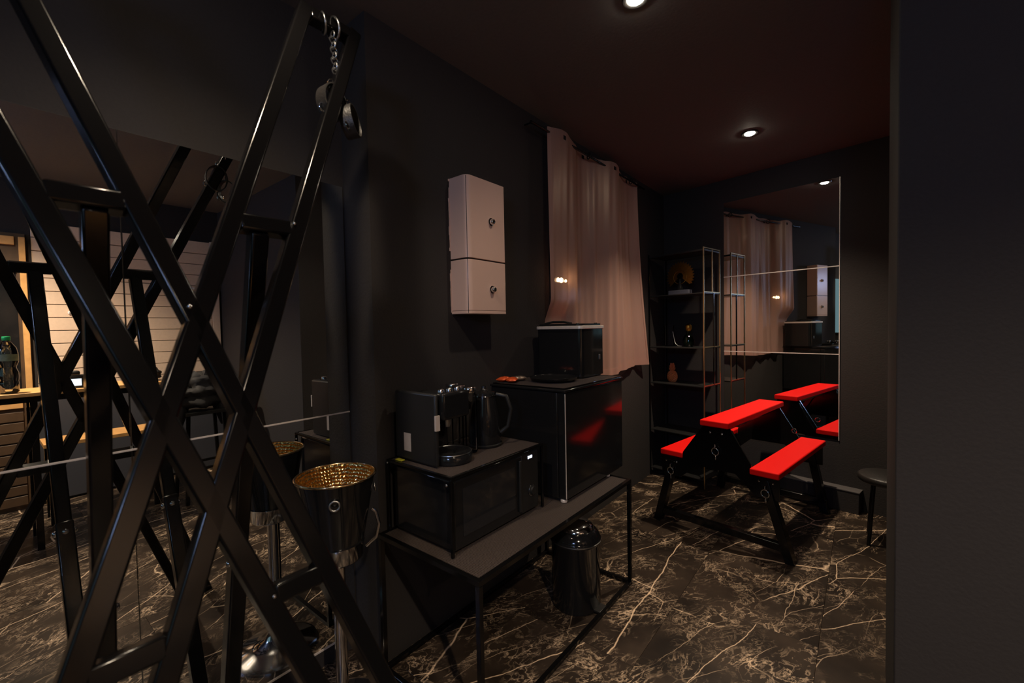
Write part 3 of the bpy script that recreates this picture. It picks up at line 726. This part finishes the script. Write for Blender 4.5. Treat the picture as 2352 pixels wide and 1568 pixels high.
# ================================================================== etagere shelf (frame of the end wall)
sh = thing('metal_shelf', 'black and brass metal shelf unit in the corner by the mirror', 'shelf', tuple(EO), EA, local=True)
xs0, xs1, d0, dp = -1.40, -0.872, 0.12, 0.42
for zz, nm in ((2.085, 0.016), (1.712, 0.010), (1.232, 0.010), (0.895, 0.010), (0.45, 0.010), (0.08, 0.010)):
    obj('shelf_board', bx((xs0, -dp, zz - nm), (xs1, -d0, zz)), M['plastic'], sh, bevel=0.0015, seg=1)
M['brass'] = mat('brushed brass tube', (0.75, 0.58, 0.32), 0.3, 1.0)
for (x, y, z0, z1, mm_) in ((xs1, -dp, 0, 2.10, 'brass'), (xs1, -d0, 0, 2.10, 'brass'), (xs1, -0.26, 1.712, 2.10, 'brass'), (xs1, -0.24, 0.895, 1.712, 'steel'),
                            (xs0, -dp, 0, 2.10, 'steel'), (xs0, -d0, 0, 2.10, 'steel')):
    obj('upright', bx((x - 0.005, y - 0.005, z0), (x + 0.005, y + 0.005, z1)), M[mm_], sh, bevel=0.001, seg=1)
for zz in (2.095, 1.716, 1.236, 0.899):
    obj('shelf_rail', bx((xs1 - 0.004, -dp, zz - 0.004), (xs1 + 0.004, -d0, zz + 0.004)), M['brass'], sh)
def E_(x, y, z): return EM @ Vector((x, y, z))
# peacock fan ornament
pc = thing('fan_ornament', 'round gold sunburst ornament on a dark stand on upper shelf', 'ornament', tuple(E_(-1.17, -0.27, 1.712)), EA, local=True)
obj('stand', bx((-0.10, -0.035, 0.0), (0.10, 0.035, 0.045)), mat('slate box', (0.10, 0.10, 0.13), 0.4), pc, bevel=0.003)
obj('body', q(lathe, [(0.030, 0.045), (0.026, 0.07), (0.012, 0.10), (0.010, 0.13), (0.014, 0.145), (0.001, 0.16)], (0, 0, 0), 20), M['gloss'], pc, smooth=True)
bm = NB()
for i in range(44):
    a = math.radians(-38 + i * 256 / 43); d = V(math.cos(a), 0, math.sin(a)); c = V(0, 0, 0.175)
    r1 = 0.118 + 0.012 * (i % 2)
    s = V(0, 1, 0).cross(d)
    vs = [bm.verts.new(c + d * r + s * wv + V(0, yy, 0)) for r, wv, yy in ((0.03, -0.002, 0), (0.03, 0.002, 0), (r1, 0.0065, 0.004), (r1 + 0.008, 0, 0.004), (r1, -0.0065, 0.004))]
    vb = [bm.verts.new(v.co + V(0, 0.003, 0)) for v in vs]
    bm.faces.new(vs); bm.faces.new(vb[::-1])
    for j in range(5): bm.faces.new((vs[j], vb[j], vb[(j + 1) % 5], vs[(j + 1) % 5]))
obj('rays', bm, M['gold'], pc)
obj('inner_ring', q(torus, V(0, -0.002, 0.165), 0.062, 0.003, (0, 1, 0), 30, 6), M['gold'], pc, smooth=True)
# jars on the middle shelf
def jar(loc, prof, m, label, lid=None, name='glass_jar', cat='jar', n=24):
    t = thing(name, label, cat, tuple(loc), EA, local=True)
    obj('body', q(lathe, prof, (0, 0, 0), n, caps=False), m, t, smooth=True)
    if lid: obj('lid', q(lathe, lid, (0, 0, 0), n), M['gold'], t, smooth=True)
    return t
jar(E_(-1.285, -0.27, 1.232), [(0.001, 0.002), (0.036, 0.0), (0.042, 0.01), (0.040, 0.15), (0.048, 0.20), (0.045, 0.20), (0.037, 0.15), (0.038, 0.012), (0.001, 0.010)], M['glass'], 'tall clear glass vase at left end of middle shelf', None, 'glass_vase', 'vase')
jar(E_(-1.09, -0.27, 1.232), [(0.001, 0.001), (0.035, 0.0), (0.050, 0.02), (0.052, 0.06), (0.040, 0.095), (0.018, 0.12), (0.016, 0.14), (0.013, 0.14), (0.015, 0.12), (0.037, 0.093), (0.048, 0.06), (0.046, 0.022), (0.001, 0.006)], M['green_glass'], 'small pale green glass jar with gold stopper on middle shelf',
    [(0.012, 0.140), (0.020, 0.148), (0.030, 0.17), (0.028, 0.195), (0.014, 0.21), (0.001, 0.212)])
# hanging loop of cord beside them
bm = NB(); tube(bm, [V(0.0, 0, 0.14), V(0.012, 0, 0.08), V(0.03, -0.01, 0.03), V(0.06, -0.01, 0.006), V(0.09, 0, 0.005)], 0.003, 8)
o = thing('bent_tube', 'thin bent clear tube between the vase and green jar', 'tube', tuple(E_(-1.235, -0.29, 1.232)), EA, local=True); obj('tube', bm, M['dull_chrome'], o, smooth=True)
# pineapple jar on the lower shelf
pa = thing('pineapple_jar', 'small amber pineapple shaped jar on the lower shelf', 'ornament', tuple(E_(-1.255, -0.27, 0.895)), EA, local=True)
bm = NB(); n = 24; rings = []
for k in range(13):
    z_ = k * 0.105 / 12; r0 = 0.046 * math.sqrt(max(0.02, 1 - ((z_ - 0.05) / 0.062) ** 2))
    rings.append([bm.verts.new(((r0 + 0.0025 * (1 if (i + k) % 2 else -1)) * math.cos(2 * PI * i / n), (r0 + 0.0025 * (1 if (i + k) % 2 else -1)) * math.sin(2 * PI * i / n), z_)) for i in range(n)])
for A, B in zip(rings, rings[1:]):
    for i in range(n): bm.faces.new((A[i], A[(i + 1) % n], B[(i + 1) % n], B[i]))
bm.faces.new(rings[0][::-1]); bm.faces.new(rings[-1])
obj('body', bm, M['amber'], pa)
for k, (r, z0, hh) in enumerate(((0.030, 0.100, 0.035), (0.024, 0.118, 0.04), (0.016, 0.135, 0.045))):
    bm = NB()
    for i in range(9):
        a = 2 * PI * i / 9 + k * .35; d = V(math.cos(a), math.sin(a), 0); s = V(-math.sin(a), math.cos(a), 0)
        b0 = d * 0.010 + V(0, 0, z0); tip = d * r + V(0, 0, z0 + hh)
        vs = [bm.verts.new(p) for p in (b0 - s * .006, b0 + s * .006, (b0 + tip) / 2 + d * .006 + s * .007, tip, (b0 + tip) / 2 + d * .006 - s * .007)]
        bm.faces.new(vs); vb = [bm.verts.new(v.co - d * 0.002) for v in vs]; bm.faces.new(vb[::-1])
        for j in range(5): bm.faces.new((vs[j], vb[j], vb[(j + 1) % 5], vs[(j + 1) % 5]))
    obj('leaf', bm, M['amber'], pa)

# ================================================================== red padded bench
BA = -math.atan2(0.157, 0.988)
bn = thing('padded_bench', 'black steel kneeling bench with three red padded boards', 'bench', (-0.765, 3.03, 0), BA, local=True)
LEN = 1.10
def pad(x, y0, y1, zt, wd=0.185, th=0.040):
    return obj('pad', bx((x - wd / 2, y0, zt - th), (x + wd / 2, y1, zt)), M['red'], bn, bevel=0.008, seg=3)
pad(0, 0, LEN, 0.80); pad(-0.315, 0.03, LEN - 0.02, 0.54, 0.165); pad(0.300, 0.0, LEN - 0.03, 0.54, 0.165)
for y in (0.045, LEN - 0.075):
    # solid steel end plate from the main board down to the two kneeling boards
    bm = NB(); o_ = [(-0.085, 0.757), (0.085, 0.757), (0.215, 0.545), (0.215, 0.494), (0.372, 0.494), (0.372, 0.36), (0.24, 0.36), (0.12, 0.47), (-0.13, 0.47), (-0.25, 0.36), (-0.387, 0.36), (-0.387, 0.494), (-0.23, 0.494), (-0.23, 0.545)]
    A_ = [bm.verts.new((x, y - 0.006, z_)) for x, z_ in o_]; B_ = [bm.verts.new((x, y + 0.006, z_)) for x, z_ in o_]
    bm.faces.new(A_); bm.faces.new(B_[::-1])
    for i in range(len(o_)): bm.faces.new((A_[i], B_[i], B_[(i + 1) % len(o_)], A_[(i + 1) % len(o_)]))
    obj('end_plate', bm, M['steel'], bn)
    for s in (-1, 1):
        kx = -0.315 if s < 0 else 0.300
        obj('brace', q(bar, (s * 0.075, y + 0.02, 0.735), (kx - s * 0.10, y + 0.02, 0.50), 0.030, 0.028, (0, 1, 0)), M['steel'], bn, bevel=0.003)
        obj('leg', q(bar, (kx - s * 0.01, y + 0.012, 0.47), (s * (0.43 if y < 0.5 else 0.385), y + 0.012, 0.0), 0.05, 0.06, (0, 1, 0)), M['steel'], bn, bevel=0.003)
    obj('crossbar', bx((-0.40, y - 0.012, 0.06), (0.40, y + 0.032, 0.105)), M['steel'], bn, bevel=0.003)
for x, zz in ((0, 0.753), (-0.315, 0.493), (0.300, 0.493)):
    obj('rail', bx((x - 0.04, 0.03, zz - 0.03), (x + 0.04, LEN - 0.04, zz + 0.006)), M['steel'], bn, bevel=0.002)
for x, zz in ((0, 0.60), (-0.315, 0.40), (0.300, 0.40)):
    bm = NB(); yy = 0.010
    torus(bm, (x, yy + 0.012, zz - 0.005), 0.024, 0.0035, (0.15, 1, 0.1), 22, 8)
    torus(bm, (x, yy + 0.012, zz + 0.032), 0.010, 0.003, (1, 0.2, 0), 16, 8)
    torus(bm, (x + .003, yy + 0.012, zz - 0.043), 0.016, 0.003, (1, 0.5, 0), 16, 8)
    obj('ring', bm, M['chrome'], bn, smooth=True)
    for s in (-1, 1): one_bolt((x + s * 0.038, 0.0385, zz + (0.062 if x else 0.115)), 0.008, (0, -1, 0), bn)
for s in (-1, 1):
    bm = NB(); torus(bm, (0.20 * s, LEN - 0.13, 0.60), 0.018, 0.003, (0.3, 1, 0), 16, 8); obj('ring', bm, M['chrome'], bn, smooth=True)

# small stool at the right edge
so = thing('black_stool', 'low black stool with thin legs half hidden at right wall corner', 'stool', (0.10, 3.62, 0))
obj('seat', q(lathe, [(0.15, 0.40), (0.160, 0.41), (0.160, 0.435), (0.15, 0.445), (0.001, 0.447)], (0.13, 3.66, 0), 36), M['leather'], so, smooth=True)
for sx, sy in ((-1, -1), (1, -1), (1, 1), (-1, 1)):
    obj('leg', q(tube, [V(0.13 + sx * 0.075, 3.66 + sy * 0.075, 0.40), V(0.13 + sx * 0.10, 3.66 + sy * 0.10, 0.0)], 0.011, 10), M['steel'], so, smooth=True)

# pedal bin under the table
bi = thing('pedal_bin', 'round black pedal bin with domed chrome lid under the table', 'bin', (-1.16, 1.93, 0))
c = (-1.165, 1.935, 0)
obj('body', q(lathe, [(0.120, 0.0), (0.125, 0.01), (0.125, 0.33), (0.130, 0.335), (0.130, 0.355), (0.124, 0.36)], c, 44), M['gloss'], bi, smooth=True)
obj('lid', q(lathe, [(0.126, 0.361), (0.120, 0.378), (0.098, 0.398), (0.094, 0.400)], c, 44), M['gloss'], bi, smooth=True)
obj('lid_dome', q(lathe, [(0.094, 0.400), (0.090, 0.412), (0.070, 0.425), (0.040, 0.434), (0.001, 0.437)], c, 44), M['chrome'], bi, smooth=True)
obj('rim_band', q(torus, V(c[0], c[1], 0.345), 0.131, 0.003, (0, 0, 1), 44, 6), M['dull_chrome'], bi, smooth=True)
obj('pedal', bx((-1.05, 1.90, 0.012), (-1.01, 1.97, 0.022)), M['plastic'], bi, bevel=0.002)

# ================================================================== bar table (seen in the mirror)
bt = thing('bar_table', 'high bar table with orange wood top seen in the mirror', 'table', (0.92, 0.3, 0))
obj('tabletop', bx((0.70, -0.55, 1.045), (1.12, 0.97, 1.070)), M['wood'], bt, bevel=0.002, seg=1)
obj('apron', bx((0.72, -0.53, 1.005), (1.10, 0.95, 1.045)), M['steel'], bt)
for x in (0.72, 1.065):
    for y in (-0.53, 0.22, 0.915): obj('leg', bx((x, y, 0.0), (x + 0.035, y + 0.035, 1.005)), M['steel'], bt, bevel=0.002, seg=1)

ls = thing('wooden_bench_seat', 'wood topped black footed bench below the bar table in the mirror', 'bench', (1.3, 0.55, 0))
obj('seat', bx((1.18, 0.30, 0.60), (1.50, 1.00, 0.630)), M['wood'], ls, bevel=0.002, seg=1)
for x in (1.20, 1.45):
    for y in (0.32, 0.95): obj('leg', bx((x, y, 0.0), (x + 0.03, y + 0.03, 0.60)), M['steel'], ls)

# bottle
bo = thing('water_bottle', 'clear plastic water bottle with green cap seen in the mirror', 'bottle', (0.80, 0.075, 1.071))
bp = V(0.80, 0.135, 1.071)
prof = [(0.001, 0.004), (0.032, 0.0), (0.044, 0.010), (0.045, 0.07), (0.043, 0.08), (0.045, 0.09), (0.045, 0.135), (0.036, 0.165), (0.036, 0.175), (0.046, 0.205), (0.046, 0.265), (0.040, 0.300), (0.022, 0.335), (0.014, 0.348), (0.014, 0.362)]
prof = [(r * 1.1, z_) for r, z_ in prof]
obj('body', q(lathe, prof, bp, 32, caps=False), M['pet'], bo, smooth=True)
obj('cap', q(lathe, [(0.019, 0.350), (0.020, 0.352), (0.020, 0.372), (0.018, 0.376), (0.001, 0.377)], bp, 24), M['green_cap'], bo, smooth=True)
obj('label_band', q(lathe, [(0.0515, 0.215), (0.0515, 0.258)], bp, 32, caps=False), M['label'], bo, smooth=True)
# photo camera with lit screen
dc = thing('photo_camera', 'black camera with lit screen on the bar table seen in mirror', 'camera', (0.78, 0.42, 1.071))
obj('body', bx((0.76, 0.375, 1.073), (0.815, 0.515, 1.165)), M['plastic'], dc, bevel=0.010)
obj('viewfinder', bx((0.755, 0.415, 1.160), (0.81, 0.470, 1.195)), M['plastic'], dc, bevel=0.012)
obj('lens', q(lathe, [(0.040, 0), (0.040, 0.05), (0.036, 0.055), (0.036, 0.09), (0.030, 0.092), (0.001, 0.08)], (0.815, 0.445, 1.118), 32, Matrix.Rotation(PI / 2, 4, 'Y')), M['plastic'], dc, smooth=True)
obj('screen', bx((0.7575, 0.396, 1.088), (0.7595, 0.475, 1.137)), M['lcd'], dc)
obj('strap', q(tube, [V(0.79, 0.516, 1.15), V(0.77, 0.53, 1.12), V(0.76, 0.57, 1.08), V(0.80, 0.64, 1.078), V(0.85, 0.60, 1.078), V(0.86, 0.52, 1.078)], 0.005, 8), M['leather'], dc, smooth=True)
# jacket: heaped quilted cloth over a bar stool
def blob(name, c, s, amp, seed, m, parent=None, n=32):
    bm = NB(); bmesh.ops.create_icosphere(bm, subdivisions=4, radius=1.0)
    rnd = random.Random(seed); ph = [rnd.uniform(0, 6.28) for _ in range(8)]
    for v in bm.verts:
        p = v.co.copy()
        k = 1 + amp * (math.sin(p.x * 4 + ph[0]) * math.cos(p.y * 5 + ph[1]) + 0.6 * math.sin(p.z * 11 + ph[2] + 2 * p.x) + 0.4 * math.sin(p.y * 13 + ph[3] + p.z * 3))
        q_ = Vector((p.x * s[0], p.y * s[1], p.z * s[2])) * k
        if q_.z < -s[2] * 0.8: q_.z = -s[2] * 0.8
        v.co = q_ + Vector(c)
    return obj(name, bm, m, parent, smooth=True)
bs = thing('bar_stool', 'black metal bar stool under the jacket seen in the mirror', 'stool', (0.98, 1.25, 0))
obj('seat', bx((0.84, 1.10, 0.74), (1.12, 1.40, 0.77)), M['plastic'], bs, bevel=0.004)
for sx in (-1, 1):
    for sy in (-1, 1): obj('leg', q(bar, (0.98 + sx * .12, 1.25 + sy * .13, 0.74), (0.98 + sx * .16, 1.25 + sy * .17, 0.0), 0.025), M['steel'], bs)
bm = NB()
for sx in (-1, 1): bar(bm, (0.98 + sx * .145, 1.25 - .155, 0.28), (0.98 + sx * .145, 1.25 + .155, 0.28), 0.02)
obj('footrest', bm, M['steel'], bs)
jk = thing('puffer_jacket', 'black puffer jacket heaped on the bar stool seen in mirror', 'jacket', (0.98, 1.25, 0.77))
blob('body', (0.98, 1.24, 0.93), (0.18, 0.22, 0.17), 0.16, 3, M['cloth'], jk)
for k, (yy, zz_) in enumerate(((1.08, 1.06), (1.40, 1.02))):
    bm = NB(); pts = [V(0.96, 1.24 + (yy - 1.24) * t, 1.06 - 0.30 * t * t) for t in (0, .35, .7, 1.0, 1.2)]
    tube(bm, pts, [0.07, 0.075, 0.06, 0.058, 0.045], 14); obj('sleeve', bm, M['cloth'], jk, smooth=True)
bg = blob('shoulder_bag', (0.90, 0.84, 1.071 + 0.055), (0.12, 0.12, 0.068), 0.10, 8, M['leather'])
tag(bg, 'small slumped black bag on right end of the bar table', 'bag')

# white lever handles on the planked panel
for i, (y, z_, s) in enumerate(((1.40, 1.905, 1), (1.57, 1.885, -1), (0.545, 1.648, 1), (0.625, 1.640, -1))):
    lb = ('white lever hook on cream planks, left one of the upper pair', 'white lever hook on cream planks, right one of the upper pair',
          'small white lever hook on cream planks, left of the lower pair', 'small white lever hook on cream planks, right of the lower pair')[i]
    sc_ = 1.0 if i < 2 else 0.55
    t = thing('wall_hook', lb, 'hook', (1.872, y, z_), group='white hooks on the planks')
    bm = NB(); tube(bm, [V(1.876, y, z_), V(1.84, y, z_ + 0.004), V(1.832, y + s * 0.02 * sc_, z_ + 0.006), V(1.832, y + s * 0.075 * sc_, z_ + 0.002)], [0.012 * sc_ + .002, 0.010 * sc_ + .002, 0.011 * sc_ + .002, 0.009 * sc_ + .002], 10)
    obj('lever', bm, M['white'], t, smooth=True)
    obj('rosette', q(lathe, [(0.020 * sc_ + .004, 0), (0.018 * sc_ + .004, 0.006)], (1.872, y, z_), 20, Matrix.Rotation(-PI / 2, 4, 'Y')), M['white'], t, smooth=True)

for o in bpy.data.objects:
    if '_local' in o: del o['_local']
